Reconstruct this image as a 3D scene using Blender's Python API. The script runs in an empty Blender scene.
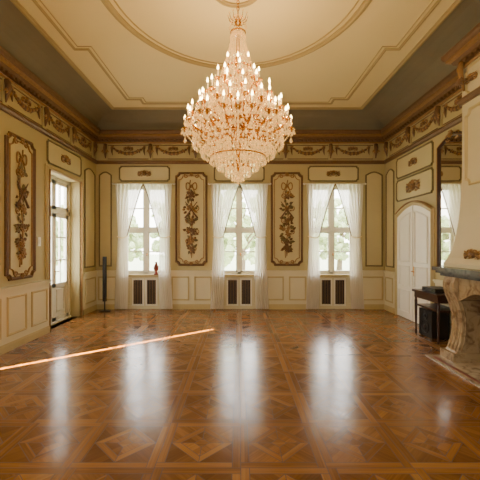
import bpy, math, random
from mathutils import Vector, Matrix
random.seed(7)
PI=math.pi
XL,XR,YB,YF=-3.55,3.675,8.5,-3.0
ZC=4.40; ZT=4.78
TH=0.3
# ------------------------------------------------------------ materials
def srgb(r,g,b):
    f=lambda c:(c/255/12.92) if c/255<=0.04045 else ((c/255+0.055)/1.055)**2.4
    return (f(r),f(g),f(b),1)
def nm(name):
    m=bpy.data.materials.new(name); m.use_nodes=True
    return m,m.node_tree,m.node_tree.nodes['Principled BSDF']
def mat(name,col,rough=0.5,metal=0.0,var=0.12,scale=6.0,bump=0.0,bscale=40,spec=0.5):
    m,nt,b=nm(name)
    tc=nt.nodes.new('ShaderNodeTexCoord')
    n=nt.nodes.new('ShaderNodeTexNoise'); n.inputs['Scale'].default_value=scale; n.inputs['Detail'].default_value=4
    nt.links.new(tc.outputs['Object'],n.inputs['Vector'])
    mx=nt.nodes.new('ShaderNodeMix'); mx.data_type='RGBA'
    mx.inputs[6].default_value=tuple(c*(1-var) for c in col[:3])+(1,)
    mx.inputs[7].default_value=tuple(min(1,c*(1+var)) for c in col[:3])+(1,)
    nt.links.new(n.outputs['Fac'],mx.inputs[0]); nt.links.new(mx.outputs[2],b.inputs['Base Color'])
    b.inputs['Roughness'].default_value=rough; b.inputs['Metallic'].default_value=metal
    b.inputs['Specular IOR Level'].default_value=spec
    if bump>0:
        n2=nt.nodes.new('ShaderNodeTexNoise'); n2.inputs['Scale'].default_value=bscale
        nt.links.new(tc.outputs['Object'],n2.inputs['Vector'])
        bp=nt.nodes.new('ShaderNodeBump'); bp.inputs['Strength'].default_value=bump; bp.inputs['Distance'].default_value=0.01
        nt.links.new(n2.outputs['Fac'],bp.inputs['Height']); nt.links.new(bp.outputs[0],b.inputs['Normal'])
    return m
M_WALL=mat('wall_paint',srgb(182,166,116),0.6,var=0.08,scale=1.5)
M_PANEL=mat('panel_paint',srgb(200,185,136),0.55,var=0.08,scale=2)
M_WAINS=mat('wainscot_paint',srgb(214,203,166),0.45,var=0.05,scale=2)
M_TRIM=mat('trim_paint',srgb(188,168,116),0.45,var=0.06)
M_GOLD=mat('gilded_wood',srgb(150,112,60),0.42,metal=0.2,var=0.35,scale=25,bump=0.3)
M_DGOLD=mat('aged_gilding',srgb(110,79,45),0.45,metal=0.1,var=0.35,scale=20,bump=0.3)
M_GREEN=mat('carving_verdigris',srgb(112,98,60),0.55,var=0.3,scale=20)
M_CEIL=mat('ceiling_plaster',srgb(226,205,150),0.8,var=0.04,scale=1)
M_COVE=mat('cove_plaster',srgb(130,119,92),0.8,var=0.15,scale=1.6)
M_CLINE=mat('ceiling_moulding_paint',srgb(172,148,96),0.6,var=0.06)
M_WHITE=mat('white_paint',srgb(234,228,210),0.35,var=0.03)
M_BLACK=mat('black_plastic',srgb(18,17,17),0.4,var=0.2)
M_GRILLE=mat('dark_grille',srgb(24,20,17),0.5,var=0.3,scale=60)
M_DWOOD=mat('dark_wood',srgb(60,32,20),0.3,var=0.3,scale=10)
M_BRASS=mat('brass',srgb(205,145,55),0.25,metal=1,var=0.15)
M_SOOT=mat('soot',srgb(20,16,14),0.9,var=0.3)
M_STONE=mat('hood_stucco',srgb(200,187,150),0.6,var=0.07,scale=3)
M_RED=mat('red_lacquer',srgb(120,45,25),0.3,var=0.3,scale=12)
def marble(name,c1,c2,rough=0.18):
    m,nt,b=nm(name)
    tc=nt.nodes.new('ShaderNodeTexCoord')
    n=nt.nodes.new('ShaderNodeTexNoise'); n.inputs['Scale'].default_value=7; n.inputs['Detail'].default_value=9; n.inputs['Distortion'].default_value=1.2
    cr=nt.nodes.new('ShaderNodeValToRGB'); cr.color_ramp.elements[0].position=0.30; cr.color_ramp.elements[1].position=0.55
    cr.color_ramp.elements[0].color=c2; cr.color_ramp.elements[1].color=c1
    nt.links.new(tc.outputs['Object'],n.inputs['Vector']); nt.links.new(n.outputs['Fac'],cr.inputs[0]); nt.links.new(cr.outputs[0],b.inputs['Base Color'])
    b.inputs['Roughness'].default_value=rough
    return m
M_MARB=marble('tan_marble',srgb(172,148,110),srgb(118,90,62))
M_DMARB=marble('grey_marble',srgb(84,80,76),srgb(50,48,46))
M_HEARTH=marble('hearth_marble',srgb(184,168,144),srgb(138,118,96))
m,nt,b=nm('mirror_glass'); b.inputs['Metallic'].default_value=1; b.inputs['Roughness'].default_value=0.02; b.inputs['Base Color'].default_value=(.72,.7,.62,1)
M_MIRROR=m
m,nt,b=nm('window_glass'); nt.nodes.remove(b)
out=nt.nodes['Material Output']; tr=nt.nodes.new('ShaderNodeBsdfTransparent'); gl=nt.nodes.new('ShaderNodeBsdfGlossy'); gl.inputs['Roughness'].default_value=0.02
mx=nt.nodes.new('ShaderNodeMixShader'); mx.inputs[0].default_value=0.05
nt.links.new(tr.outputs[0],mx.inputs[1]); nt.links.new(gl.outputs[0],mx.inputs[2]); nt.links.new(mx.outputs[0],out.inputs[0])
M_GLASS=m
m,nt,b=nm('sheer_fabric'); nt.nodes.remove(b)
out=nt.nodes['Material Output']; tr=nt.nodes.new('ShaderNodeBsdfTransparent'); df=nt.nodes.new('ShaderNodeBsdfDiffuse'); tl=nt.nodes.new('ShaderNodeBsdfTranslucent')
df.inputs[0].default_value=(.92,.87,.78,1); tl.inputs[0].default_value=(.97,.93,.85,1)
wv=nt.nodes.new('ShaderNodeTexNoise'); wv.inputs['Scale'].default_value=3
m1=nt.nodes.new('ShaderNodeMixShader'); m1.inputs[0].default_value=0.6
m2=nt.nodes.new('ShaderNodeMixShader')
mr=nt.nodes.new('ShaderNodeMapRange'); mr.inputs[3].default_value=0.72; mr.inputs[4].default_value=0.88
nt.links.new(wv.outputs['Fac'],mr.inputs[0]); nt.links.new(mr.outputs[0],m2.inputs[0])
nt.links.new(df.outputs[0],m1.inputs[1]); nt.links.new(tl.outputs[0],m1.inputs[2])
nt.links.new(tr.outputs[0],m2.inputs[1]); nt.links.new(m1.outputs[0],m2.inputs[2]); nt.links.new(m2.outputs[0],out.inputs[0])
M_SHEER=m
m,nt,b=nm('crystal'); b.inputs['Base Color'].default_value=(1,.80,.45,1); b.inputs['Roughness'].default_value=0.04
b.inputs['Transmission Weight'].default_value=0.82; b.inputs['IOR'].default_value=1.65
b.inputs['Emission Color'].default_value=(1,.62,.22,1); b.inputs['Emission Strength'].default_value=0.22  # slight warm glow added to the crystals, which are no lamps
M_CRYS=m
m,nt,b=nm('candle_bulb'); b.inputs['Emission Color'].default_value=(1,.64,.24,1); b.inputs['Emission Strength'].default_value=32
b.inputs['Base Color'].default_value=(1,.9,.7,1); M_BULB=m
M_CANDLE=mat('candle_wax',srgb(240,218,170),0.5,var=0.03)
def parquet(name,dark):
    m,nt,b=nm(name)
    if dark:
        b.inputs['Base Color'].default_value=srgb(62,39,18); b.inputs['Roughness'].default_value=0.35; return m
    at=nt.nodes.new('ShaderNodeAttribute'); at.attribute_name='tone'
    uv=nt.nodes.new('ShaderNodeUVMap'); uv.uv_map='grain'
    mp=nt.nodes.new('ShaderNodeMapping'); mp.inputs['Scale'].default_value=(3,60,1)
    n=nt.nodes.new('ShaderNodeTexNoise'); n.inputs['Scale'].default_value=1.0; n.inputs['Detail'].default_value=5
    nt.links.new(uv.outputs[0],mp.inputs[0]); nt.links.new(mp.outputs[0],n.inputs['Vector'])
    sp=nt.nodes.new('ShaderNodeSeparateXYZ'); nt.links.new(uv.outputs[0],sp.inputs[0])
    mu=nt.nodes.new('ShaderNodeMath'); mu.operation='MULTIPLY'; mu.inputs[1].default_value=15; nt.links.new(sp.outputs[1],mu.inputs[0])
    flr=nt.nodes.new('ShaderNodeMath'); flr.operation='FLOOR'; nt.links.new(mu.outputs[0],flr.inputs[0])
    wn=nt.nodes.new('ShaderNodeTexWhiteNoise'); wn.noise_dimensions='1D'; nt.links.new(flr.outputs[0],wn.inputs['W'])
    a2=nt.nodes.new('ShaderNodeMath'); a2.operation='MULTIPLY_ADD'; a2.inputs[1].default_value=0.25
    nt.links.new(wn.outputs['Value'],a2.inputs[0]); nt.links.new(at.outputs['Fac'],a2.inputs[2])
    ad=nt.nodes.new('ShaderNodeMath'); ad.operation='MULTIPLY_ADD'; ad.inputs[1].default_value=0.5
    nt.links.new(n.outputs['Fac'],ad.inputs[0]); nt.links.new(a2.outputs[0],ad.inputs[2])
    cr=nt.nodes.new('ShaderNodeValToRGB'); e=cr.color_ramp.elements
    e[0].position=0.2; e[0].color=srgb(86,56,27); e[1].position=1.0; e[1].color=srgb(168,120,66)
    e2=cr.color_ramp.elements.new(0.62); e2.color=srgb(126,84,42)
    nt.links.new(ad.outputs[0],cr.inputs[0]); nt.links.new(cr.outputs[0],b.inputs['Base Color'])
    tc=nt.nodes.new('ShaderNodeTexCoord')
    n2=nt.nodes.new('ShaderNodeTexNoise'); n2.inputs['Scale'].default_value=5; n2.inputs['Detail'].default_value=3
    nt.links.new(tc.outputs['Object'],n2.inputs['Vector'])
    mr=nt.nodes.new('ShaderNodeMapRange'); mr.inputs[3].default_value=0.13; mr.inputs[4].default_value=0.24
    nt.links.new(n2.outputs['Fac'],mr.inputs[0]); nt.links.new(mr.outputs[0],b.inputs['Roughness'])
    bp=nt.nodes.new('ShaderNodeBump'); bp.inputs['Strength'].default_value=0.12; bp.inputs['Distance'].default_value=0.02
    nt.links.new(n2.outputs['Fac'],bp.inputs['Height']); nt.links.new(bp.outputs[0],b.inputs['Normal'])
    return m
M_PARQ=parquet('parquet_oak',False); M_GAP=parquet('parquet_joint',True)
# ------------------------------------------------------------ mesh builder
class MB:
    def __init__(s,M=None): s.v=[];s.f=[];s.m=[];s.s=[];s.M=M or Matrix()
    def add(s,vs,fs,mi=0,sm=False):
        o=len(s.v); s.v+=[s.M@Vector(p) for p in vs]
        for f in fs: s.f.append([i+o for i in f]); s.m.append(mi); s.s.append(sm)
    def box(s,x0,x1,y0,y1,z0,z1,mi=0):
        s.add([(x0,y0,z0),(x1,y0,z0),(x1,y1,z0),(x0,y1,z0),(x0,y0,z1),(x1,y0,z1),(x1,y1,z1),(x0,y1,z1)],
         [(0,3,2,1),(4,5,6,7),(0,1,5,4),(1,2,6,5),(2,3,7,6),(3,0,4,7)],mi)
    def obj(s,name,mats,parent=None,recalc=True):
        me=bpy.data.meshes.new(name); me.from_pydata([tuple(v) for v in s.v],[],s.f)
        for mm in mats: me.materials.append(mm)
        me.polygons.foreach_set('material_index',s.m); me.polygons.foreach_set('use_smooth',s.s)
        me.update()
        if recalc:
            import bmesh
            bm=bmesh.new(); bm.from_mesh(me); bmesh.ops.recalc_face_normals(bm,faces=bm.faces); bm.to_mesh(me); bm.free()
        o=bpy.data.objects.new(name,me); bpy.context.scene.collection.objects.link(o)
        if parent: o.parent=parent
        return o
def empty(name,loc=(0,0,0)):
    o=bpy.data.objects.new(name,None); bpy.context.scene.collection.objects.link(o); o.location=loc; return o
MB_BACK=Matrix(((1,0,0,0),(0,0,-1,YB),(0,1,0,0),(0,0,0,1)))
MB_FRONT=Matrix(((-1,0,0,0),(0,0,1,YF),(0,1,0,0),(0,0,0,1)))
MB_LEFT=Matrix(((0,0,1,XL),(1,0,0,0),(0,1,0,0),(0,0,0,1)))
MB_RIGHT=Matrix(((0,0,-1,XR),(-1,0,0,0),(0,1,0,0),(0,0,0,1)))
def sphere_t(nu=8,nv=5):
    vs=[(0,0,1)];fs=[]
    for j in range(1,nv):
        t=PI*j/nv
        for i in range(nu):
            a=2*PI*i/nu; vs.append((math.sin(t)*math.cos(a),math.sin(t)*math.sin(a),math.cos(t)))
    vs.append((0,0,-1)); L=len(vs)-1
    for i in range(nu):
        k=(i+1)%nu; fs.append((0,1+i,1+k)); b=1+(nv-2)*nu; fs.append((L,b+k,b+i))
        for j in range(nv-2): a=1+j*nu; fs.append((a+i,a+nu+i,a+nu+k,a+k))
    return vs,fs
SP=sphere_t()
def ell(mb,c,r,ang=0,mi=0):
    ca,sa=math.cos(ang),math.sin(ang)
    mb.add([(c[0]+x*r[0]*ca-y*r[1]*sa,c[1]+x*r[0]*sa+y*r[1]*ca,c[2]+z*r[2]) for x,y,z in SP[0]],SP[1],mi,True)
def leaf(mb,c,l,w,th,ang,mi=0):
    ca,sa=math.cos(ang),math.sin(ang); P=[(0,0,0),(.3,.9,.5),(.65,.8,.6),(1,0,.1),(.65,-.8,.6),(.3,-.9,.5),(.3,0,1),(.65,0,1.1)]
    vs=[]
    for x,y,z in P:
        X=x*l;Y=y*w/2; vs.append((c[0]+X*ca-Y*sa,c[1]+X*sa+Y*ca,c[2]+z*th))
    mb.add(vs,[(0,6,1),(1,6,7,2),(2,7,3),(0,5,6),(5,4,7,6),(4,3,7)],mi,False)
def tube(mb,pts,rad,n=6,mi=0):
    pts=[Vector(p) for p in pts]; N=len(pts)
    if not hasattr(rad,'__len__'): rad=[rad]*N
    vs=[];up=Vector((0.13,0.21,1)).normalized()
    for i,p in enumerate(pts):
        t=(pts[min(i+1,N-1)]-pts[max(i-1,0)])
        if t.length<1e-9: t=Vector((0,0,1))
        t.normalize(); a=t.cross(up)
        if a.length<0.05: a=t.cross(Vector((1,0,0)))
        a.normalize(); b=t.cross(a)
        for k in range(n):
            q=2*PI*k/n; vs.append(p+(a*math.cos(q)+b*math.sin(q))*rad[i])
    fs=[]
    for i in range(N-1):
        for k in range(n):
            k2=(k+1)%n; fs.append((i*n+k,i*n+k2,(i+1)*n+k2,(i+1)*n+k))
    fs.append(tuple(range(n))); fs.append(tuple((N-1)*n+k for k in range(n)))
    mb.add(vs,fs,mi,True)
def lathe(mb,prof,n=16,c=(0,0),mi=0,sm=True):
    vs=[];fs=[]
    for r,z in prof:
        for k in range(n): a=2*PI*k/n; vs.append((c[0]+r*math.cos(a),c[1]+r*math.sin(a),z))
    for i in range(len(prof)-1):
        for k in range(n):
            k2=(k+1)%n; fs.append((i*n+k,i*n+k2,(i+1)*n+k2,(i+1)*n+k))
    mb.add(vs,fs,mi,sm)
def miter(pts,closed):
    N=len(pts);res=[]
    for i in range(N):
        p=Vector(pts[i])
        if closed or 0<i<N-1:
            a=(p-Vector(pts[i-1])).normalized(); b=(Vector(pts[(i+1)%N])-p).normalized()
        elif i==0: a=b=(Vector(pts[1])-p).normalized()
        else: a=b=(p-Vector(pts[i-1])).normalized()
        na=Vector((-a.y,a.x)); nb=Vector((-b.y,b.x)); m=na+nb
        if m.length<1e-6: m=na
        m.normalize(); d=max(0.35,m.dot(na)); res.append(m/d)
    return res
def sweep(mb,pts,prof,closed=True,mi=0,sm=False,w0=0.0):
    nn=miter(pts,closed);N=len(pts);K=len(prof);vs=[];fs=[]
    for p,q in zip(pts,nn):
        for o,h in prof: vs.append((p[0]+q.x*o,p[1]+q.y*o,w0+h))
    for i in range(N if closed else N-1):
        j=(i+1)%N
        for k in range(K-1): fs.append((i*K+k,j*K+k,j*K+k+1,i*K+k+1))
    mb.add(vs,fs,mi,sm)
def frame(mb,pts,w=0.05,h=0.03,mi=0,w0=0.0,closed=True):
    sweep(mb,pts,[(-w/2,0),(-w/2,h*.5),(-w*.25,h*.6),(-w*.1,h),(w*.15,h),(w*.3,h*.5),(w/2,h*.35),(w/2,0)],closed,mi,False,w0)
def rect(u0,u1,v0,v1): return [(u0,v0),(u1,v0),(u1,v1),(u0,v1)]
def notched(u0,u1,v0,v1,r,n=5):
    P=[]
    for cx,cy,a0 in ((u0,v0,PI/2),(u1,v0,PI),(u1,v1,1.5*PI),(u0,v1,0)):
        for i in range(n+1):
            a=a0-PI/2*i/n; P.append((cx+r*math.cos(a),cy+r*math.sin(a)))
    return P
def archtop(u0,u1,v0,v1,rise,n=10):
    P=[(u0,v0),(u1,v0)]
    for i in range(n+1):
        t=i/n; u=u1+(u0-u1)*t; P.append((u,v1+rise*math.sin(PI*t)))
    return P
def slab(mb,pts,w0,w1,mi=0):
    N=len(pts); vs=[(p[0],p[1],w0) for p in pts]+[(p[0],p[1],w1) for p in pts]
    fs=[tuple(range(N,2*N)),tuple(reversed(range(N)))]+[(i,(i+1)%N,N+(i+1)%N,N+i) for i in range(N)]
    mb.add(vs,fs,mi)
def spiral(cx,cy,r0,r1,a0,turns,w=0.02,n=18):
    return [(cx+(r0+(r1-r0)*i/n)*math.cos(a0+turns*2*PI*i/n),cy+(r0+(r1-r0)*i/n)*math.sin(a0+turns*2*PI*i/n),w) for i in range(n+1)]
def taper(r0,r1,n=18): return [r0+(r1-r0)*i/n for i in range(n+1)]
def rosette(mb,c,r,mi=0,n=6,w=0.015):
    for k in range(n):
        a=2*PI*k/n+.3; ell(mb,(c[0]+r*.6*math.cos(a),c[1]+r*.6*math.sin(a),w),(r*.42,r*.27,r*.3),a,mi)
    ell(mb,(c[0],c[1],w+r*.15),(r*.28,r*.28,r*.3),0,mi)
def cscroll(mb,c,s,mirror,flip,mi=0,th=0.016):
    pts=spiral(0,0,s,s*.22,-PI/2,1.25,0.018)
    P=[(c[0]+mirror*x,c[1]+flip*y,w) for x,y,w in pts]
    tube(mb,P,taper(th,th*.5),6,mi)
    leaf(mb,(P[0][0],P[0][1],.005),s*1.3,s*.6,.02,PI if mirror>0 else 0,mi)
def trophy(mb,u,v0,v1,hw,seed,mg=1,md=2,mgr=3):
    R=random.Random(seed); H=v1-v0
    pts=[(u+0.25*hw*math.sin(t*9+seed),v0+H*t,0.02) for t in [i/24 for i in range(25)]]
    tube(mb,pts,0.012,6,mg)
    vt=v1-.08*H
    for sg in (-1,1):
        tube(mb,[(u+sg*hw*.75*math.sin(a),vt+.045*H*math.sin(2*a),.03) for a in [PI*i/14 for i in range(15)]],0.013,6,mg)
        tube(mb,[(u+sg*hw*(.15+.55*t),vt-.13*H*t+.01*math.sin(12*t),.025) for t in [i/8 for i in range(9)]],taper(.014,.006,8),5,mg)
    rosette(mb,(u,vt),.05,md)
    for ci,(cv,cs) in enumerate(((.80,.7),(.64,1.25),(.48,.8),(.34,1.25),(.22,.8),(.12,.6))):
        cy=v0+cv*H; mm=(md,mg,mgr)[(ci+seed)%3]
        for k in range(12):
            a=R.uniform(0,2*PI); rr=R.uniform(.15,.75)*hw*cs
            cx=u+rr*math.cos(a); yy=cy+rr*.75*math.sin(a)
            leaf(mb,(cx,yy,.012),R.uniform(.4,.75)*hw,hw*.38,.028,a+R.uniform(-.5,.5),R.choice((mm,mgr,md)))
        for k in range(4):
            a=R.uniform(0,2*PI); rr=R.uniform(0,.45)*hw*cs
            rosette(mb,(u+rr*math.cos(a),cy+rr*math.sin(a)),hw*R.uniform(.28,.42),R.choice((mg,md,mm)),6,.03)
        sg=1 if ci%2 else -1
        cscroll(mb,(u+sg*hw*.6*cs,cy),hw*.36,sg,1,mg,.013)
    cy=v0+.62*H
    for sg in (-1,1):
        tube(mb,[(u-sg*hw*.9,cy-.11*H,.045),(u,cy,.05),(u+sg*hw*.85,cy+.10*H,.045)],[.022,.014,.008],6,md)
    for k in range(6): ell(mb,(u,v0+.085*H-k*.022,.02),(.03-.004*k,.018,.02),0,mg)
def carved_panel(M,u0,u1,v0,v1,seed,name):
    mb=MB(M); W=u1-u0
    slab(mb,notched(u0+.03,u1-.03,v0+.03,v1-.03,.07),0.0,.012,0)
    frame(mb,notched(u0+.03,u1-.03,v0+.03,v1-.03,.08,6),.055,.05,2)
    frame(mb,notched(u0+.095,u1-.095,v0+.095,v1-.095,.10,6),.02,.025,1,.01)
    uc=(u0+u1)/2
    for sg in (-1,1):
        cscroll(mb,(uc+sg*W*.16,v1-.1),.055,sg,-1,1); cscroll(mb,(uc+sg*W*.16,v0+.1),.05,sg,1,1)
    rosette(mb,(uc,v1-.06),.06,1,7,.04); rosette(mb,(uc,v0+.06),.05,1,7,.04)
    for uu in (u0+.07,u1-.07):
        for vv in (v0+.07,v1-.07): rosette(mb,(uu,vv),.035,1)
    trophy(mb,uc,v0+.2,v1-.2,W*.22,seed)
    return mb.obj(name,[M_PANEL,M_GOLD,M_DGOLD,M_GREEN])
def cartouche(mb,u,v,s,mg=1,md=2):
    ell(mb,(u,v,.01),(s*.4,s*.3,.04),0,md)
    for sg in (-1,1):
        cscroll(mb,(u+sg*s*.6,v),s*.32,sg,1,mg,.014); cscroll(mb,(u+sg*s*.35,v+s*.15),s*.22,sg,-1,mg,.012)
        for k in range(4): leaf(mb,(u+sg*s*.3,v,.01),s*.75,s*.2,.03,(0 if sg>0 else PI)+(.5-k*.33)*sg,md if k%2 else mg)
    for k in range(7): leaf(mb,(u,v+s*.1,.015),s*.42,s*.15,.03,PI*(.2+.6*k/6),mg)
    rosette(mb,(u,v-.02),s*.2,mg,6,.045)
def swag(mb,u0,u1,v,sag,mg=1,md=2):
    n=max(9,int((u1-u0)/.045))
    for i in range(n+1):
        t=i/n; u=u0+(u1-u0)*t; vv=v-sag*4*t*(1-t); r=.02+.025*math.sin(PI*t)
        ell(mb,(u,vv,.015),(r*1.2,r,.03),math.atan2(-sag*4*(1-2*t),(u1-u0)),md if i%2 else mg)
        if i%2==0:
            leaf(mb,(u,vv,.01),.07,.04,.02,PI/2+(.7 if i%4 else -.7),mg); leaf(mb,(u,vv,.01),.07,.04,.02,-PI/2+(.6 if i%4 else -.6),md)
    for u in (u0,u1):
        rosette(mb,(u,v),.05,mg); tube(mb,[(u,v,.02),(u-.01,v-.1,.02),(u+.01,v-.2,.02)],[.02,.024,.006],6,md)
# ------------------------------------------------------------ walls with holes
def wall_holes(name,M,u0,u1,v0,v1,holes,mats,w=-TH):
    mb=MB(M); us=sorted({u0,u1,*[h[0] for h in holes],*[h[1] for h in holes]}); vs=sorted({v0,v1,*[h[2] for h in holes],*[h[3] for h in holes]})
    for i in range(len(us)-1):
        for j in range(len(vs)-1):
            cu=(us[i]+us[i+1])/2; cv=(vs[j]+vs[j+1])/2
            if any(h[0]<cu<h[1] and h[2]<cv<h[3] for h in holes): continue
            mb.box(us[i],us[i+1],vs[j],vs[j+1],w,0,0)
    return mb.obj(name,mats)
WC=(-2.34,0.03,2.38); WH=0.56
wall_holes('wall_back',MB_BACK,XL-TH,XR+TH,-.05,5.0,[(c-WH,c+WH,0.0,3.1) for c in WC],[M_WALL])
DL=(6.35,7.62,3.0)
SL=(3.745,3.855)
FILL_REARW=[(-2.4,-1.2),(0.2,1.4)]  # unseen left-wall windows behind the camera, added for interior fill
FILL_FRW=[(-2.9,-1.7),(1.7,2.9)]  # unseen front-wall openings, added to bring in frontal daylight
wall_holes('wall_left',MB_LEFT,YF-TH,YB,-.05,5.0,[(DL[0],DL[1],0.0,DL[2]),(3.3,4.3,0.0,2.42)]+[(a,b_,0.85,3.1) for a,b_ in FILL_REARW],[M_WALL])
wall_holes('wall_right',MB_RIGHT,-YB,-(YF-TH),-.05,5.0,[],[M_WALL])
wall_holes('wall_front',MB_FRONT,-XR,-XL,-.05,5.0,[(a,b_,.85,3.3) for a,b_ in FILL_FRW],[M_WALL])
# ceiling
mb=MB(); mb.box(XL-TH,XR+TH,YF-TH,YB+TH,5.0,5.1)
CI=(XL+.60,XR-.76,YF+.5,YB-.56)
mb.box(CI[0],CI[1],CI[2],CI[3],ZT,ZT+.05)
mb.obj('ceiling',[M_CEIL])
mb=MB(); N=8; rings=[]
for i in range(N+1):
    a=PI/2*i/N; so=1-math.cos(a); zz=ZC+(ZT-ZC)*math.sin(a)
    x0=XL+(CI[0]-XL)*so; x1=XR+(CI[1]-XR)*so; y0=YF+(CI[2]-YF)*so; y1=YB+(CI[3]-YB)*so
    rings.append([(x0,y0,zz),(x1,y0,zz),(x1,y1,zz),(x0,y1,zz)])
for i in range(N):
    for k in range(4):
        k2=(k+1)%4; mb.add([rings[i][k],rings[i][k2],rings[i+1][k2],rings[i+1][k]],[(0,1,2,3)],0,False)
mb.obj('trim_ceiling_cove',[M_COVE],recalc=False)
MC=Matrix(((1,0,0,0),(0,-1,0,0),(0,0,-1,ZT),(0,0,0,1)))
mb=MB(MC)
def cf(pts,w,h,mi=0): frame(mb,[(p[0],-p[1]) for p in pts],w,h,mi)
cf(rect(CI[0]+.04,CI[1]-.04,CI[2]+.04,CI[3]-.04),.09,.03)
def stepframe(i,yc=4.2):
    a0,a1=CI[0]+i,CI[1]-i; b0,b1=CI[2]+i,CI[3]-i; s=.22; L=1.9
    return [(a0+s,b0+s),(a0+s+.3,b0+s),(a0+s+.3,b0),(a1-s-.3,b0),(a1-s-.3,b0+s),(a1-s,b0+s),(a1-s,b0+s+L),(a1,b0+s+L),(a1,b1-s-L),(a1-s,b1-s-L),(a1-s,b1-s),(a1-s-.3,b1-s),(a1-s-.3,b1),(a0+s+.3,b1),(a0+s+.3,b1-s),(a0+s,b1-s),(a0+s,b1-s-L),(a0,b1-s-L),(a0,b0+s+L),(a0+s,b0+s+L)]
cf(stepframe(.30),.05,.02); cf(stepframe(.38),.015,.012)
E=lambda a,b,n=64:[(-.02+a*math.cos(2*PI*i/n),4.2+b*math.sin(2*PI*i/n)) for i in range(n)]
cf(E(1.72,1.9),.10,.035); cf(E(1.60,1.78),.02,.015)
cf(E(.3,.3,32),.07,.04)
mb.obj('trim_ceiling_moulding',[M_CLINE])
# ------------------------------------------------------------ floor
import bmesh
bm=bmesh.new()
verts=[];faces=[];fdir=[];ftone=[]
S=.62
def poly(P,d,t): 
    o=len(verts); verts.extend([(x,y,0) for x,y in P]); faces.append(tuple(range(o,o+len(P)))); fdir.append(d); ftone.append(t)
nx=12; ny=19
for ix in range(nx):
    for iy in range(ny):
        cx=-3.70+S*(ix+.5); cy=-3.14+S*(iy+.5); h=S/2
        R=lambda: random.uniform(-.16,.16)
        def T(pts): return [(cx+h*x,cy+h*y) for x,y in pts]
        b=.80
        for k in range(4):
            c_,s_=[(1,0),(0,1),(-1,0),(0,-1)][k]
            rot=lambda p:(p[0]*c_-p[1]*s_,p[0]*s_+p[1]*c_)
            th=math.atan2(s_,c_)
            poly(T([rot(p) for p in ((-1,-1),(b,-1),(b,-b),(-1,-b))]),th,.38+R())
            poly(T([rot(p) for p in ((-b,-b),(0,-b),(-b,0))]),th+PI/4,.28+R())
            i_=b-.24
            poly(T([rot(p) for p in ((0,-b),(b,0),(i_,0),(0,-i_))]),th+PI/4,.42+R())
            poly(T([rot(p) for p in ((0,-i_),(i_,0),(.2,0),(0,-.2))]),th-PI/4,.34+R())
        poly(T([(0,-.2),(.2,0),(0,.2),(-.2,0)]),0,.42+R())
me=bpy.data.meshes.new('floor'); me.from_pydata(verts,[],faces)
me.materials.append(M_PARQ); me.materials.append(M_GAP)
ca=me.attributes.new('tone','FLOAT','FACE'); ca.data.foreach_set('value',ftone)
uvl=me.uv_layers.new(name='grain')
for p in me.polygons:
    d=fdir[p.index]; c_,s_=math.cos(d),math.sin(d); off=random.uniform(0,50)
    for li in p.loop_indices:
        v=me.vertices[me.loops[li].vertex_index].co; uvl.data[li].uv=(v.x*c_+v.y*s_+off,-v.x*s_+v.y*c_+off)
bm.from_mesh(me)
res=bmesh.ops.inset_individual(bm,faces=list(bm.faces),thickness=.0026,use_even_offset=True)
for f in res['faces']: f.material_index=1
for zz,fl_ in ((-.004,1),(-.1,0)):
    c4=[(XL-TH,YF-TH,zz),(XR+TH,YF-TH,zz),(XR+TH,YB+TH,zz),(XL-TH,YB+TH,zz)]
    if not fl_: c4=c4[::-1]
    f=bm.faces.new([bm.verts.new(v) for v in c4]); f.material_index=1
bm.to_mesh(me); bm.free()
fl=bpy.data.objects.new('floor',me); bpy.context.scene.collection.objects.link(fl)
# ------------------------------------------------------------ room perimeter mouldings
BX=3.25; BY0,BY1=3.0,4.93
per=[(XL,YF),(XL,YB),(XR,YB),(XR,BY1),(BX,BY1),(BX,BY0),(XR,BY0),(XR,YF)]
per_cw=per[::-1]
mb=MB(); sweep(mb,per_cw,[(0,4.18),(.03,4.18),(.04,4.22),(.08,4.24),(.10,4.28)],True,0)
sweep(mb,per_cw,[(.10,4.28),(.15,4.30),(.15,4.33)],True,1)
sweep(mb,per_cw,[(.15,4.33),(.17,4.34),(.19,4.38),(.19,4.42),(.15,4.43),(0,4.43)],True,0)
mb.obj('trim_cornice',[M_DGOLD,M_GOLD])
mb=MB(); sweep(mb,per_cw,[(0,4.13),(.02,4.13),(.035,4.155),(.02,4.178),(0,4.178)],True,0)
sweep(mb,per_cw,[(0,3.62),(.03,3.62),(.03,3.64),(.055,3.67),(.055,3.70),(0,3.71)],True,1)
def along(p,q,step,fn):
    d=Vector(q)-Vector(p); n=int(d.length/step)
    for i in range(n+1): fn(Vector(p)+d*(i+.5)/(n+1),d.normalized())
def dent(p,t):
    nn=Vector((-t.y,t.x)); a=p+nn*.03; 
    c=[a-t*.03,a+t*.03,a+t*.03+nn*.045,a-t*.03+nn*.045]
    mb.add([(q.x,q.y,z) for z in (4.185,4.225) for q in c],[(0,1,2,3),(4,5,6,7),(0,1,5,4),(1,2,6,5),(2,3,7,6),(3,0,4,7)],1)
for i in range(len(per_cw)):
    p,q=per_cw[i],per_cw[(i+1)%len(per_cw)]
    if min(p[1],q[1])<-1 and max(p[1],q[1])<-1: continue
    along(p,q,.11,dent)
mb.obj('trim_frieze_moulding',[M_GOLD,M_DGOLD])
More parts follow.
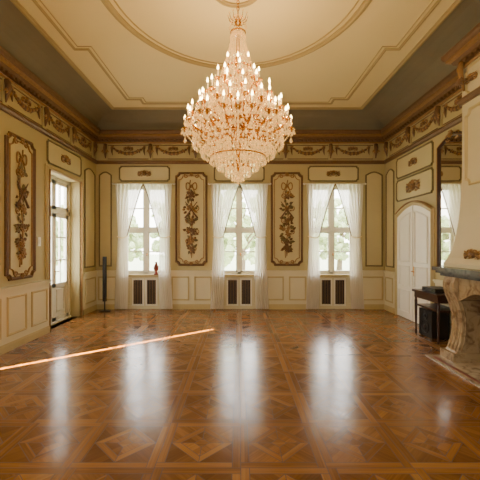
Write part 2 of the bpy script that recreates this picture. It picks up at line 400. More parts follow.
def frieze(M,u0,u1,name,n):
    mb=MB(M); L=(u1-u0)/n
    for i in range(n):
        a=u0+L*i; 
        frame(mb,rect(a+.04,a+L-.04,3.75,4.09),.02,.012,2)
        swag(mb,a+.16,a+L-.16,4.04,.16)
        cartouche(mb,a+L/2,4.0,.13)
    for i in range(n+1):
        a=u0+L*i
        slab(mb,rect(a-.05,a+.05,3.72,4.12),0.0,.03,0)
        tube(mb,[(a,4.1,.05),(a,4.0,.075),(a,3.86,.05),(a,3.76,.03)],[.045,.05,.03,.012],8,2)
        for k in range(5): leaf(mb,(a,3.98,.06),.13,.05,.03,-PI/2+(k-2)*.45,1)
    return mb.obj(name,[M_WALL,M_GOLD,M_DGOLD])
frieze(MB_BACK,XL+.25,XR-.25,'trim_frieze_back',6)
frieze(MB_LEFT,2.0,YB-.2,'trim_frieze_left',6)
frieze(MB_RIGHT,-(YB-.2),-(BY1+.15),'trim_frieze_right',3)
# ------------------------------------------------------------ wainscot and panels
def wains(M,u0,u1,name,n,d=.03):
    mb=MB(M); mb.box(u0,u1,0,.93,0,d,0)
    mb.box(u0-.005,u1+.005,.90,.935,0,d+.02,0); mb.box(u0-.01,u1+.01,.935,.965,0,d+.04,0)
    L=(u1-u0)/n
    for i in range(n):
        a=u0+L*i
        if L>.22: frame(mb,rect(a+.08,a+L-.08,.24,.80),.035,.02,1,d)
    return mb.obj(name,[M_WAINS,M_TRIM])
segs=[(XL,WC[0]-WH-.06),(WC[0]+WH+.06,WC[1]-WH-.06),(WC[1]+WH+.06,WC[2]-WH-.06),(WC[2]+WH+.06,XR)]
for i,(a,b_) in enumerate(segs): wains(MB_BACK,a+.001,b_,'trim_wainscot_back',2 if b_-a>.8 else 1)
wains(MB_LEFT,4.3+.12,DL[0]-.12,'trim_wainscot_left',3,.09)
wains(MB_LEFT,DL[1]+.12,YB-.035,'trim_wainscot_left',1)
wains(MB_LEFT,YF,3.3-.12,'trim_wainscot_left',6)
wains(MB_RIGHT,-(YB-.035),-(7.81+.12),'trim_wainscot_right',1)
wains(MB_RIGHT,-(6.41-.12),-(BY1+.02),'trim_wainscot_right',1)
wains(MB_RIGHT,-(BY0-.05),-YF,'trim_wainscot_right',5)
def base(M,segs,name):
    mb=MB(M)
    for a,b_,dd in segs:
        mb.box(a,b_,0,.10,0,dd+.015,0); mb.box(a,b_,.10,.125,0,dd+.008,0)
    mb.obj(name,[M_TRIM])
base(MB_BACK,[(a+.03,b_,.03) for a,b_ in segs],'baseboard_back')
base(MB_LEFT,[(4.42,DL[0]-.12,.09),(DL[1]+.12,YB-.05,.03),(YF,3.18,.03)],'baseboard_left')
base(MB_RIGHT,[(-(YB-.05),-7.93,.03),(-6.29,-(BY1+.02),.03),(-(BY0-.05),-YF,.03)],'baseboard_right')
carved_panel(MB_BACK,-1.57,-.76,1.08,3.42,3,'carved_wall_panel')
carved_panel(MB_BACK,.815,1.625,1.08,3.42,4,'carved_wall_panel')
carved_panel(MB_LEFT,5.16,5.92,1.04,3.36,5,'carved_wall_panel')
carved_panel(MB_LEFT,2.3,3.0,1.04,3.36,6,'carved_wall_panel')
def plain_panel(M,u0,u1,v0,v1,name,orn=0,arch=0,fr=1):
    mb=MB(M); P=archtop(u0,u1,v0,v1-arch,arch) if arch else notched(u0,u1,v0,v1,.04)
    slab(mb,P,0,.008,0); frame(mb,P,.035,.028,fr)
    if orn: cartouche(mb,(u0+u1)/2,(v0+v1)/2,orn,4,3)
    return mb.obj(name,[M_PANEL,M_TRIM,M_GREEN,M_DGOLD,M_GOLD])
plain_panel(MB_BACK,-3.46,-3.17,1.08,3.42,'slim_wall_panel',0,.08,2)
plain_panel(MB_BACK,3.20,3.6,1.08,3.42,'slim_wall_panel',0,.08,2)
plain_panel(MB_LEFT,7.86,8.4,1.08,3.42,'slim_wall_panel',0,.1,2)
plain_panel(MB_RIGHT,-8.4,-8.0,1.08,3.42,'slim_wall_panel',0,.1,2)
for c in WC: plain_panel(MB_BACK,c-.62,c+.62,3.2,3.56,'window_head_panel',.18,0,2)
plain_panel(MB_LEFT,6.32,7.66,3.14,3.56,'door_head_panel',.2,0,2)
plain_panel(MB_RIGHT,-7.85,-6.4,3.12,3.56,'door_head_panel',.18,0,2)
plain_panel(MB_RIGHT,-7.85,-6.4,2.6,3.06,'door_head_panel',.3,0,2)
# ------------------------------------------------------------ windows
def window(M,u0,u1,v0,v1,name,w=-.22,trans=None):
    mb=MB(M); t=.055
    def bar(a,b,c,d,e=.05): mb.box(a,b,c,d,w,w+e,0)
    bar(u0,u0+t,v0,v1,.07); bar(u1-t,u1,v0,v1,.07); bar(u0,u1,v0,v0+t,.07); bar(u0,u1,v1-t,v1,.07)
    um=(u0+u1)/2; tr=trans or v0+(v1-v0)*.5
    bar(um-.045,um+.045,v0,v1,.07); bar(u0,u1,tr-.04,tr+.04,.08)
    for a,b in ((u0+t,um-.045),(um+.045,u1-t)):
        for c,d in ((v0+t,tr-.04),(tr+.04,v1-t)):
            s=.035
            bar(a,a+s,c,d); bar(b-s,b,c,d); bar(a,b,c,c+s); bar(a,b,d-s,d)
            mid=(c+d)/2; bar(a,b,mid-.014,mid+.014,.04)
    mb.box(u0+.02,u1-.02,v0+.02,v1-.02,w+.02,w+.024,1)
    ell(mb,(um+.03,v0+.5,w+.09),(.012,.05,.015),0,2)
    return mb.obj(name,[M_WHITE,M_GLASS,M_BRASS])
for i,c in enumerate(WC):
    window(MB_BACK,c-WH,c+WH,.86,3.1,f'window_{i+1}')
    mb=MB(MB_BACK); mb.box(c-WH,c+WH,.80,.86,-.3,.03,0)
    P=[(c-WH-.03,0.0),(c-WH-.03,3.13),(c+WH+.03,3.13),(c+WH+.03,0.0)]
    frame(mb,P,.06,.035,0,0,False)
    mb.obj(f'trim_window_sill_{i+1}',[M_TRIM])
    mb=MB(MB_BACK); u0,u1=c-WH+.005,c+WH-.005
    mb.box(u0,u1,.002,.795,-.2,-.03,0)
    for a,b_ in ((c-.30,c-.04),(c+.04,c+.30)):
        mb.box(a,b_,.10,.74,-.03,-.022,1)
        frame(mb,rect(a,b_,.10,.74),.04,.022,2,-.03)
        k=a+.035
        while k<b_-.02: mb.box(k,k+.007,.11,.73,-.022,-.012,3); k+=.04
    for a,b_ in ((u0+.03,c-.36),(c+.36,u1-.03)): frame(mb,rect(a,b_,.13,.72),.025,.02,0,-.03)
    mb.box(u0,u1,.002,.08,-.03,-.01,0)
    mb.obj('radiator_cabinet',[M_WAINS,M_GRILLE,M_WHITE,M_GOLD])
for i,(a,b_) in enumerate(FILL_REARW): window(MB_LEFT,a,b_,.85,3.1,f'window_{i+4}')  # added windows out of view, there for fill light
for i,(a,b_) in enumerate(FILL_FRW): window(MB_FRONT,a,b_,.85,3.3,f'window_{i+6}')  # added windows behind the camera that brighten the room
def curtains(c,idx):
    par=empty('sheer_curtain')
    for sg in (-1,1):
        mb=MB(); NR=44; NU=60; vs=[];fs=[]
        for j in range(NR+1):
            z=3.10+(0.02-3.10)*j/NR
            if z>1.8:
                t=(3.10-z)/1.3; xi=.0+.40*(t**.85); xo=.70-.06*t
                if xi<.02: xi=.015
            else:
                t=(1.8-z)/1.8; xi=.40-.03*math.sin(PI*t); xo=.64+.08*t
            for i in range(NU+1):
                u=i/NU; x=xi+(xo-xi)*u
                comp=1-(xo-xi)/.9
                amp=.012+.03*comp
                y=YB-.10-amp*math.sin(u*2*PI*7+idx+.5*math.sin(z*2))-.008*math.sin(u*31+z*3)
                vs.append((c+sg*x,y,z))
        for j in range(NR):
            for i in range(NU): a=j*(NU+1)+i; fs.append((a,a+1,a+NU+2,a+NU+1))
        mb.add(vs,fs,0,True); mb.obj('drape',[M_SHEER],par,recalc=False)
        mb=MB(); tube(mb,[(c+sg*(.385+.27*t),YB-.16-.03*math.sin(PI*t)+.1*(t>.99),1.82-.05*math.sin(PI*t)) for t in [i/10 for i in range(11)]],.012,6,0)
        mb.obj('tieback',[M_CANDLE],par)
        mb=MB(); tube(mb,[(c+sg*(.0+.40*(t**.85)),YB-.15,3.10-1.3*t) for t in [i/20 for i in range(21)]],.012,5,0); mb.obj('hem',[M_DGOLD],par)
    mb=MB(); tube(mb,[(c-.76,YB-.1,3.11),(c+.76,YB-.1,3.11)],.012,8,0)
    for q in (-.76,.76):
        mb.M=Matrix.Translation((c+q,YB-.1,3.11)); ell(mb,(0,0,0),(.025,.025,.025)); mb.M=Matrix()
        mb.box(c+q*.97-.01,c+q*.97+.01,YB-.1,YB-.001,3.10,3.12)
    mb.obj('curtain_rod',[M_WHITE],par)
for i,c in enumerate(WC): curtains(c+.01,i)
# ------------------------------------------------------------ left french door
def casing(M,u0,u1,v1,name,w=.1,h=.045):
    mb=MB(M); P=[(u0-w/2,0.0),(u0-w/2,v1+w/2),(u1+w/2,v1+w/2),(u1+w/2,0.0)]
    frame(mb,P,w,h,0,0,False); frame(mb,[(u0-w*.1,0),(u0-w*.1,v1+.01),(u1+w*.1,v1+.01),(u1+w*.1,0)],.02,h+.015,1,0,False)
    return mb.obj(name,[M_TRIM,M_GOLD])
casing(MB_LEFT,DL[0],DL[1],DL[2],'trim_door_casing_left')
mb=MB(MB_LEFT); a,b_,v1=DL; w=-.29; t=.06
def fb(x0,x1,y0,y1,e=.06): mb.box(x0,x1,y0,y1,w,w+e,0)
fb(a,a+t,0,v1,.08); fb(b_-t,b_,0,v1,.08); fb(a,b_,v1-t,v1,.08); um=(a+b_)/2; fb(a,b_,.0,.03,.1)
fb(a,b_,2.25,2.33,.08)
for p,q in ((a+t,um-.003),(um+.003,b_-t)):
    s=.075
    for c0,c1 in ((.03,2.25),(2.33,v1-t)):
        fb(p,p+s,c0,c1); fb(q-s,q,c0,c1); fb(p,q,c0,c0+s); fb(p,q,c1-s,c1)
    fb(p,q,.1,.75,.03); frame(mb,rect(p+.13,q-.13,.2,.66),.03,.02,0,w+.03)
    fb(p,q,.72,.8); 
    for vv in (1.28,1.76): fb(p+s,q-s,vv-.014,vv+.014,.04)
    fb((p+q)/2-.012,(p+q)/2+.012,.8,v1-t,.04)
mb.box(a+t,b_-t,.8,v1-t,w+.02,w+.024,1)
tube(mb,[(um+.05,1.05,w+.06),(um+.05,1.05,w+.1),(um+.15,1.05,w+.1)],.01,6,2)
mb.obj('door_1',[M_WHITE,M_GLASS,M_BRASS])
casing(MB_LEFT,3.3,4.3,2.42,'trim_shutter_casing_left')
mb=MB(MB_LEFT)
for p,q in ((3.3,SL[0]),(SL[1],4.3)):
    mb.box(p,q,0,2.42,-.28,-.25,0)
    frame(mb,rect(p+.08,q-.08,.15,1.0),.03,.015,0,-.25); frame(mb,rect(p+.08,q-.08,1.15,2.3),.03,.015,0,-.25)
mb.obj('door_2',[M_WHITE])
mb=MB(MB_LEFT); mb.box(6.02,6.10,1.58,1.74,0,.012,0); mb.box(6.04,6.08,1.62,1.70,.012,.02,0); mb.obj('light_switch',[M_WHITE])
# ------------------------------------------------------------ right arched door
u0,u1=-7.78,-6.44; um=(u0+u1)/2
mb=MB(MB_RIGHT)
def archv(u,base=2.22,rise=.2): 
    t=(u-u0)/(u1-u0); return base+rise*math.sin(PI*t)
for p,q in ((u0,um-.004),(um+.004,u1)):
    n=10; P=[(p,.01),(q,.01)]+[(q+(p-q)*i/n,archv(q+(p-q)*i/n)) for i in range(n+1)]
    slab(mb,P,0,.03,0)
    for v0_,v1_ in ((.15,.62),(.72,1.15)): frame(mb,rect(p+.1,q-.1,v0_,v1_),.03,.02,0,.03)
    Q=[(p+.1,1.25),(q-.1,1.25)]+[(q-.1+(p-q+.2)*i/n,archv(q-.1+(p-q+.2)*i/n)-.13) for i in range(n+1)]
    frame(mb,Q,.03,.02,0,.03)
mb.box(um-.025,um+.025,.01,2.42,.03,.045,0)
tube(mb,[(um+.06,1.05,.03),(um+.06,1.05,.08),(um+.16,1.05,.08)],.01,6,1); mb.box(um+.045,um+.075,.95,1.15,.03,.036,1)
mb.obj('door_3',[M_WHITE,M_BRASS])
mb=MB(MB_RIGHT); P=[(u0-.05,0),]+[(u0-.05+(u1-u0+.1)*i/14,2.26+.21*math.sin(PI*i/14)) for i in range(15)]+[(u1+.05,0)]
frame(mb,P,.1,.06,0,0,False); frame(mb,[(p[0],p[1]+.045) for p in P[1:-1]],.02,.075,1,0,False)
mb.obj('trim_door_casing_right',[M_TRIM,M_GOLD])
# ------------------------------------------------------------ mirror
mb=MB(MB_RIGHT); P=archtop(-6.2,-5.42,1.2,3.36,.12)
slab(mb,P,0,.012,1); frame(mb,P,.07,.045,0); frame(mb,P,.02,.055,2,0.0)
rosette(mb,(-5.81,3.5),.07,2,7,.05)
for sg in (-1,1): cscroll(mb,(-5.81+sg*.13,3.47),.06,sg,1,2)
mb.obj('wall_mirror',[M_DWOOD,M_MIRROR,M_GOLD])
# ------------------------------------------------------------ chimney breast
fp=empty('fireplace')
mb=MB()
rings=[]
for z,x in ((1.29,3.0),(1.34,3.0),(1.42,3.06),(1.55,3.12),(1.75,3.17),(2.0,3.21),(2.3,3.235),(2.7,3.25),(4.44,3.25)):
    g=(3.25-x)*.15; rings.append([(x,BY0-g,z),(XR-.001,BY0-g,z),(XR-.001,BY1+g,z),(x,BY1+g,z)])
for i in range(len(rings)-1):
    for k in range(4):
        k2=(k+1)%4; mb.add([rings[i][k],rings[i][k2],rings[i+1][k2],rings[i+1][k]],[(0,1,2,3)],0)
mb.add(rings[0],[(0,1,2,3)],0); mb.add(rings[-1],[(0,1,2,3)],0)
mb.obj('chimney_hood',[M_STONE],fp)
MH=Matrix(((0,0,-1,BX),(-1,0,0,0),(0,1,0,0),(0,0,0,1)))
mb=MB(MH); frame(mb,notched(-4.83,-3.1,2.45,3.5,.08),.04,.03,2); frame(mb,notched(-4.83,-3.1,3.72,4.1,.05),.03,.02,2)
trophy(mb,-3.96,2.6,3.4,.2,9,0,1,1)
for uu in (-4.72,-4.2,-3.7,-3.2): cartouche(mb,uu,3.92,.13,0,1)
for uu in (-4.86,-3.07):
    tube(mb,[(uu,4.2,.06),(uu,4.1,.08),(uu,3.94,.05),(uu,3.8,.02)],[.04,.045,.03,.015],8,0)
    for k in range(5): leaf(mb,(uu,4.0,.07),.16,.05,.03,-PI/2+(k-2)*.4,1)
mb.M=Matrix(((0,0,-1,3.08),(-1,0,0,0),(0,1,0,0),(0,0,0,1)))
cartouche(mb,-4.45,1.47,.17,0,1); cartouche(mb,-3.5,1.47,.17,0,1)
mb.obj('hood_carving',[M_GOLD,M_DGOLD,M_TRIM],fp)
mb=MB()
for x0,e,z0,z1 in ((2.93,0,1.16,1.20),(2.88,.03,1.20,1.235),(2.84,.06,1.235,1.288)):
    mb.box(x0,XR-.001,BY0-e,BY1+e,z0,z1,0)
mb.obj('mantel_shelf',[M_DMARB],fp)
prof=[(3.3,.0),(2.95,.0),(2.95,.13),(2.98,.15),(3.02,.28),(3.045,.45),(3.04,.62),(3.0,.78),(2.95,.9),(2.92,1.0),(2.92,1.08),(2.95,1.16),(3.3,1.16)]
for y0 in (BY1-.32,BY0+.08):
    mb=MB(); y1=y0+.24; N=len(prof)
    vs=[(x,y0,z) for x,z in prof]+[(x,y1,z) for x,z in prof]
    mb.add(vs,[tuple(range(N)),tuple(range(N,2*N))]+[(i,(i+1)%N,N+(i+1)%N,N+i) for i in range(N)],0)
    mb.box(2.90,3.3,y0-.03,y1+.03,0.02,.13,0)
    mb.M=Matrix(((1,0,0,0),(0,0,1,0),(0,1,0,0),(0,0,0,1)))
    for yy in (y0-.003,y1+.003):
        tube(mb,spiral(3.01,1.02,.075,.02,PI,1.6,yy),taper(.012,.007),6,0)
        tube(mb,[(x+.045,z,yy) for x,z in prof[3:9]],.010,6,0)
    for yy in (y0+.05,y0+.12,y0+.19): tube(mb,[(x,z,yy) for x,z in prof[3:11]],.014,6,0)
    mb.M=Matrix(); mb.obj('console_leg',[M_MARB],fp)
mb=MB(); mb.box(3.3,XR-.001,BY1-.4,BY1-.02,.02,1.16); mb.box(3.3,XR-.001,BY0+.02,BY0+.4,.02,1.16)
n=16; a,b_=BY0+.3,BY1-.3
P=[(a,1.16),(b_,1.16)]+[(b_+(a-b_)*i/n,.86+.12*math.sin(PI*i/n)-.03*math.cos(4*PI*i/n)) for i in range(n+1)]
mb.M=Matrix(((0,0,1,0),(1,0,0,0),(0,1,0,0),(0,0,0,1))); slab(mb,P,2.99,3.3,0)
mb.M=Matrix(((0,0,-1,2.99),(-1,0,0,0),(0,1,0,0),(0,0,0,1))); cartouche(mb,-(a+b_)/2,1.04,.16,0,0)
mb.M=Matrix(); mb.obj('surround',[M_MARB],fp)
mb=MB(); mb.box(3.6,XR-.001,BY0+.4,BY1-.4,.02,1.0,0); mb.box(3.3,3.6,BY0+.4,BY1-.4,.02,.03,0)
for k in range(5): tube(mb,[(3.42+.03*(k%2),3.7+.02*k,.09+.05*(k//2)),(3.45,4.25,.1+.05*(k//2))],.045,8,1)
mb.obj('firebox',[M_SOOT,M_DWOOD],fp)
mb=MB(); mb.box(2.70,XR-.001,BY0-.05,BY1-.02,.001,.018,0); mb.box(2.76,2.80,BY0+.02,BY1-.09,.018,.02,1); mb.obj('hearth',[M_HEARTH,M_RED],fp)
# ------------------------------------------------------------ console table with stereo
ct=empty('console_table')
mb=MB(); X0,X1,Y0,Y1=3.2,3.62,5.45,6.2
mb.box(X0-.02,X1+.01,Y0-.02,Y1+.02,.76,.80,0); mb.box(X0+.01,X1,Y0+.01,Y1-.01,.66,.76,0)
mb.box(X0+.03,X1,Y0+.03,Y1-.03,.51,.54,0)
for x in (X0+.03,X1-.03):
    for y in (Y0+.03,Y1-.03):
        lathe(mb,[(.0,.0),(.018,.0),(.02,.05),(.014,.1),(.022,.35),(.026,.6),(.018,.64),(.028,.69)],8,(x,y),0)
mb.obj('table_body',[M_DWOOD],ct)
mb=MB(); mb.box(3.26,3.58,5.62,6.02,.801,.87,0); mb.box(3.255,3.26,5.66,5.98,.82,.85,1)
for y in (5.7,5.94): 
    mb.M=Matrix(((0,0,1,3.25),(1,0,0,0),(0,1,0,0),(0,0,0,1))); ell(mb,(y,.835,0),(.02,.02,.012),0,1); mb.M=Matrix()
mb.obj('stereo_receiver',[M_BLACK,M_GRILLE])
mb=MB(); x0,x1,y0,y1=3.26,3.56,5.72,6.12
mb.box(x0,x1,y0,y1,.02,.48,0)
for x in (x0+.03,x1-.03):
    for y in (y0+.03,y1-.03): mb.box(x-.015,x+.015,y-.015,y+.015,0,.02,0)
mb.M=Matrix(((0,0,-1,x0),(-1,0,0,0),(0,1,0,0),(0,0,0,1)))
for v,r in ((.18,.11),(.38,.07)):
    frame(mb,[(-(y0+y1)/2+r*math.cos(2*PI*i/20),v+r*math.sin(2*PI*i/20)) for i in range(20)],.015,.01,1)
    ell(mb,(-(y0+y1)/2,v,0),(r*.5,r*.5,.02),0,1)
mb.M=Matrix(); mb.obj('subwoofer_speaker',[M_BLACK,M_GRILLE])
mb=MB(); cx,cy=-3.2,8.16
lathe(mb,[(0,0),(.13,0),(.13,.015),(.1,.025),(.02,.03),(0,.03)],20,(cx,cy),0)
tube(mb,[(cx,cy,.02),(cx,cy,.25)],.015,8,0)
mb.box(cx-.035,cx+.035,cy-.04,cy+.04,.25,1.32,0); mb.box(cx-.03,cx+.03,cy-.046,cy-.04,.29,1.28,1)
mb.obj('column_speaker',[M_BLACK,M_GRILLE])
mb=MB(); sx,sy=WC[0]+.30,YB
lathe(mb,[(0,.861),(.06,.861),(.06,.88),(.035,.90),(.03,.94),(.065,1.0),(.07,1.05),(.04,1.11),(.025,1.14),(.034,1.18),(.0,1.18)],14,(sx,sy-.02),0)
mb.obj('bronze_vase',[M_RED])
# ------------------------------------------------------------ chandelier
ch=empty('crystal_chandelier',(0,4.2,0))
rc=random.Random(11)
body=MB(); cr=MB(); ca_=MB(); bu=MB()
OCT=[(0,0,1),(1,0,0),(0,1,0),(-1,0,0),(0,-1,0),(0,0,-1)]
OF=[(0,1,2),(0,2,3),(0,3,4),(0,4,1),(5,2,1),(5,3,2),(5,4,3),(5,1,4)]
GS=1.22
def gem(x,y,z,r,h):
    r*=GS;h*=GS
    a=rc.uniform(0,PI); c_,s_=math.cos(a),math.sin(a)
    cr.add([(x+r*(p[0]*c_-p[1]*s_),y+r*(p[0]*s_+p[1]*c_),z+h*p[2]) for p in OCT],OF,0,False)
def drop(x,y,z,r,h):
    r*=GS;h*=1.1
    a=rc.uniform(0,PI); n=6; vs=[(x,y,z)]
    for k in range(n): vs.append((x+r*math.cos(a+2*PI*k/n),y+r*math.sin(a+2*PI*k/n),z-h*.68))
    vs.append((x,y,z-h)); cr.add(vs,[(0,1+k,1+(k+1)%n) for k in range(n)]+[(n+1,1+(k+1)%n,1+k) for k in range(n)],0,False)
def strand(p,q,sag,n,r=.011,h=None):
    for i in range(n+1):
        t=i/n; gem(p[0]+(q[0]-p[0])*t,p[1]+(q[1]-p[1])*t,p[2]+(q[2]-p[2])*t-sag*4*t*(1-t),r,h or r*1.3)
P3=lambda r,a,z:(r*math.cos(a),r*math.sin(a),z)
lathe(body,[(0,2.5),(.03,2.52),(.02,2.7),(.05,2.85),(.1,2.95),(.1,3.0),(.03,3.05),(.025,3.3),(.06,3.38),(.03,3.45),(.025,3.8),(.05,3.86),(.02,3.95),(.02,4.3),(.045,4.34),(.02,4.4),(.008,4.46),(.008,4.5),(0,4.5)],14,mi=0)
for k in range(7):
    z=4.5+k*.04; R=Matrix.Rotation(PI/2*(k%2),4,'Z')
    body.M=R; tube(body,[(.014*math.cos(2*PI*i/10),0,z+.024*math.sin(2*PI*i/10)+.02) for i in range(11)],.006,5,0)
body.M=Matrix()
lathe(body,[(0,4.72),(.03,4.72),(.07,4.75),(.09,ZT-.001)],18,mi=0)
def hoop(r,z,t=.009): tube(body,[P3(r,2*PI*i/32,z) for i in range(33)],t,6,0)
for r,z in ((.52,2.86),(.34,2.68),(.17,2.55),(.18,3.76),(.09,4.22),(.42,3.02),(.3,3.26)): hoop(r,z)
tiers=[(24,.655,3.03,.13,.0),(20,.56,3.19,.12,.1),(14,.43,3.38,.12,.2),(10,.29,3.55,.11,0),(6,.16,3.72,.08,0)]
lightpos=[]
for ti,(n,R,zc,sw,ph) in enumerate(tiers):
    for k in range(n):
        a=2*PI*(k+ph)/n+ti*.13; rr=R*(1 if k%2==0 else .9); zz=zc+(0 if k%2==0 else .05)
        pts=[]
        for i in range(13):
            t=i/12; r=.05+(rr-.05)*t; z=zz-.05-sw*math.sin(PI*min(1,t*1.05))*(1-.15*t)+(.04*(1-t))
            if t>.9: z=zz-.05+(.05*(t-.9)/.1)-.05*(1-(t-.9)/.1)*.3
            pts.append(P3(r,a,z))
        tube(body,pts,.010,5,0)
        cx,cy,_=P3(rr,a,0)
        lathe(body,[(0,zz-.03),(.012,zz-.03),(.02,zz-.01),(.042,zz+.008),(.045,zz+.014),(.014,zz+.014),(.014,zz+.035),(0,zz+.035)],10,(cx,cy),0)
        lathe(ca_,[(.0,zz+.02),(.011,zz+.02),(.011,zz+.115),(0,zz+.115)],8,(cx,cy),0)
        lathe(bu,[(.0,zz+.112),(.009,zz+.118),(.013,zz+.133),(.010,zz+.153),(.004,zz+.170),(0,zz+.18)],8,(cx,cy),0)
        if ti in (0,2) and k%3==0: lightpos.append((cx,cy,zz+.15))
        for j in range(6):
            b_=a+2*PI*j/6; dx,dy=.043*math.cos(b_),.043*math.sin(b_)
            gem(cx+dx,cy+dy,zz-.004,.008,.010); drop(cx+dx,cy+dy,zz-.014,.012,.055)
        gem(cx,cy,zz-.05,.012,.014); gem(cx,cy,zz-.08,.01,.012); drop(cx,cy,zz-.09,.018,.08)
        a2=2*PI*(k+1+ph)/n+ti*.13; r2=R*(1 if (k+1)%2==0 else .9); z2=zc+(0 if (k+1)%2==0 else .05)
        strand(P3(rr,a,zz),P3(r2,a2,z2),.06,9,.009)
        strand(P3(rr,a,zz),P3(rr*.3,a,zz+.33),.06,12,.009)
        if ti==0: strand(P3(rr,a,zz-.02),P3(.50,a,2.88),.05,9,.010)
        m_=pts[7]; drop(m_[0],m_[1],m_[2]-.01,.014,.07)
        m_=pts[4]; drop(m_[0],m_[1],m_[2]-.01,.014,.07)
lev=[(.55,2.89,40),(.44,2.77,34),(.34,2.69,30),(.24,2.61,24),(.15,2.54,18),(.07,2.48,10)]
for i,(r,z,n) in enumerate(lev):
    for k in range(n):
        a=2*PI*(k+.5*(i%2))/n
        gem(*P3(r,a,z),.013,.016); drop(*P3(r,a,z-.016),.016,.08)
    if i<len(lev)-1:
        r2,z2,_=lev[i+1]
        for k in range(n): a=2*PI*k/n; strand(P3(r,a,z),P3(r2,a+.05,z2),.0,4,.010)
lathe(cr,[(0,2.375),(.03,2.385),(.045,2.41),(.03,2.44),(.015,2.46),(0,2.46)],10,mi=0,sm=False); drop(0,0,2.39,.018,.04)
for k in range(24):
    a=2*PI*k/24
    strand(P3(.06,a,4.25),P3(.19,a,3.76),.035,20,.011)
    strand(P3(.19,a,3.76),P3(.34,a+.1,3.45),.05,12,.011)
    strand(P3(.34,a,3.45),P3(.54,a+.1,3.18),.05,11,.010)
    drop(*P3(.19,a,3.75),.016,.09)
    drop(*P3(.33,a,3.43),.016,.09); drop(*P3(.09,a,4.2),.012,.06); drop(*P3(.13,a,4.0),.012,.06)
for k in range(12):
    a=2*PI*k/12
    strand(P3(.03,a,4.42),P3(.095,a,4.34),-.02,5,.009); drop(*P3(.1,a,4.33),.012,.07)
    tube(body,[P3(.045,a,4.34),P3(.1,a,4.36),P3(.12,a,4.42)],[.006,.005,.003],5,0)
    gem(*P3(.12,a,4.43),.011,.016)
for k in range(1000):
    z=rc.uniform(2.70,3.6); R=.44*(1-abs(z-3.02)/.75)+.1; r=R*math.sqrt(rc.random()); a=rc.uniform(0,2*PI)
    if rc.random()<.5: gem(*P3(r,a,z),.011,.015)
    else: drop(*P3(r,a,z),.013,.06)
for k in range(8):
    a=2*PI*k/8+.2; tube(body,[P3(.24,a,3.3),P3(.28,a,3.6)],.004,5,0)
    gem(*P3(.28,a,3.63),.018,.04)
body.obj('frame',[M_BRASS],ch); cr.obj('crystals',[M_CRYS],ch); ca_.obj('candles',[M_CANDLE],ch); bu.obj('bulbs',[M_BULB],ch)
for i,p in enumerate(lightpos):
    l=bpy.data.lights.new('bulb_light','POINT'); l.energy=26; l.color=(1,.70,.34); l.shadow_soft_size=.015
    o=bpy.data.objects.new(f'bulb_light_{i}',l); o.location=p; o.parent=ch; bpy.context.scene.collection.objects.link(o)
# ------------------------------------------------------------ exterior
mg=mat('grass',srgb(196,204,164),.9,var=.3,scale=3)
mf=mat('foliage',srgb(178,190,140),.8,var=.45,scale=2.5); mbk=mat('bark',srgb(130,112,94),.9,var=.3)
mb=MB(); mb.box(-60,60,YB+TH+.02,90,-1.0,-.9); mb.obj('lawn',[mg])
rt=random.Random(5)
for k in range(11):
    x=-15+3.0*k+rt.uniform(-1,1); y=rt.uniform(20,34); hgt=rt.uniform(3.2,5.2)
    mb=MB(); tube(mb,[(x,y,-.89),(x,y,-.5),(x+.1,y,1),(x+.2,y,hgt*.8)],[.25,.24,.18,.06],8,1)
    for j in range(5): 
        a=rt.uniform(0,2*PI); tube(mb,[(x+.1,y,1+.3*j),(x+1.2*math.cos(a),y+1.2*math.sin(a),2+.5*j)],[.07,.03],5,1)
    for j in range(150):
        a=rt.uniform(0,2*PI); rr=2.0*math.sqrt(rt.random())
        c=(x+rr*math.cos(a),y+rr*math.sin(a),.6+(hgt-.6)*rt.random()); s=rt.uniform(.1,.4)
        vs=[(c[0]+p[0]*s*rt.uniform(.6,1.3),c[1]+p[1]*s*rt.uniform(.6,1.3),c[2]+p[2]*s*rt.uniform(.6,1.3)) for p in SP[0]]
        mb.add(vs,SP[1],0,False)
    mb.obj('garden_tree',[mf,mbk])
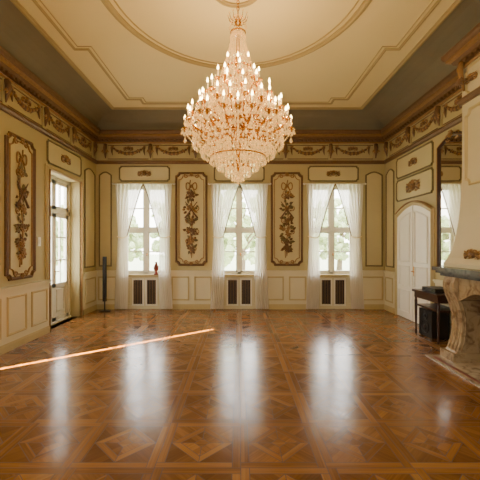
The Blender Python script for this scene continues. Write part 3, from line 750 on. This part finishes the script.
# ------------------------------------------------------------ lights
w=bpy.data.worlds.new('sky'); bpy.context.scene.world=w; w.use_nodes=True; nt=w.node_tree
bg=nt.nodes['Background']; tc=nt.nodes.new('ShaderNodeTexCoord'); sx_=nt.nodes.new('ShaderNodeSeparateXYZ'); rp=nt.nodes.new('ShaderNodeValToRGB')
nt.links.new(tc.outputs['Generated'],sx_.inputs[0]); nt.links.new(sx_.outputs[2],rp.inputs[0]); nt.links.new(rp.outputs[0],bg.inputs[0])
rp.color_ramp.elements[0].color=(1,.95,.85,1); rp.color_ramp.elements[1].color=(.84,.9,1,1)
bg.inputs[1].default_value=15.0
def portal(loc,rot,sx,sy):
    l=bpy.data.lights.new('sky_portal','AREA'); l.shape='RECTANGLE'; l.size=sx; l.size_y=sy; l.cycles.is_portal=True
    o=bpy.data.objects.new('sky_portal',l); o.location=loc; o.rotation_euler=rot; bpy.context.scene.collection.objects.link(o)
for c in WC: portal((c,YB+.28,1.98),(-PI/2,0,0),1.12,2.24)
for a,b_ in FILL_FRW: portal((-(a+b_)/2,YF-.28,2.07),(PI/2,0,0),1.2,2.45)
portal((XL-.31,(DL[0]+DL[1])/2,1.9),(0,-PI/2,0),2.2,1.27)
for a,b_ in FILL_REARW: portal((XL-.28,(a+b_)/2,1.98),(0,-PI/2,0),2.25,1.2)
l=bpy.data.lights.new('sun_beam','SPOT'); l.energy=1800000; l.color=(1,.66,.2); l.spot_size=math.radians(9); l.spot_blend=.1; l.shadow_soft_size=.06
d=Vector((.783*math.cos(math.radians(32)),.622*math.cos(math.radians(32)),-math.sin(math.radians(32))))
o=bpy.data.objects.new('sun_beam',l); tgt=Vector((XL-.26,3.8,1.2)); o.location=tgt-d*22; o.rotation_euler=d.to_track_quat('-Z','Y').to_euler(); bpy.context.scene.collection.objects.link(o)
# ------------------------------------------------------------ camera
cd=bpy.data.cameras.new('camera'); cam=bpy.data.objects.new('camera',cd); bpy.context.scene.collection.objects.link(cam)
cam.location=(0,0,1.6); cam.rotation_euler=(PI/2,0,0); cd.sensor_width=36; cd.lens=36*340/480; cd.shift_x=2/480; cd.shift_y=5/480
bpy.context.scene.camera=cam
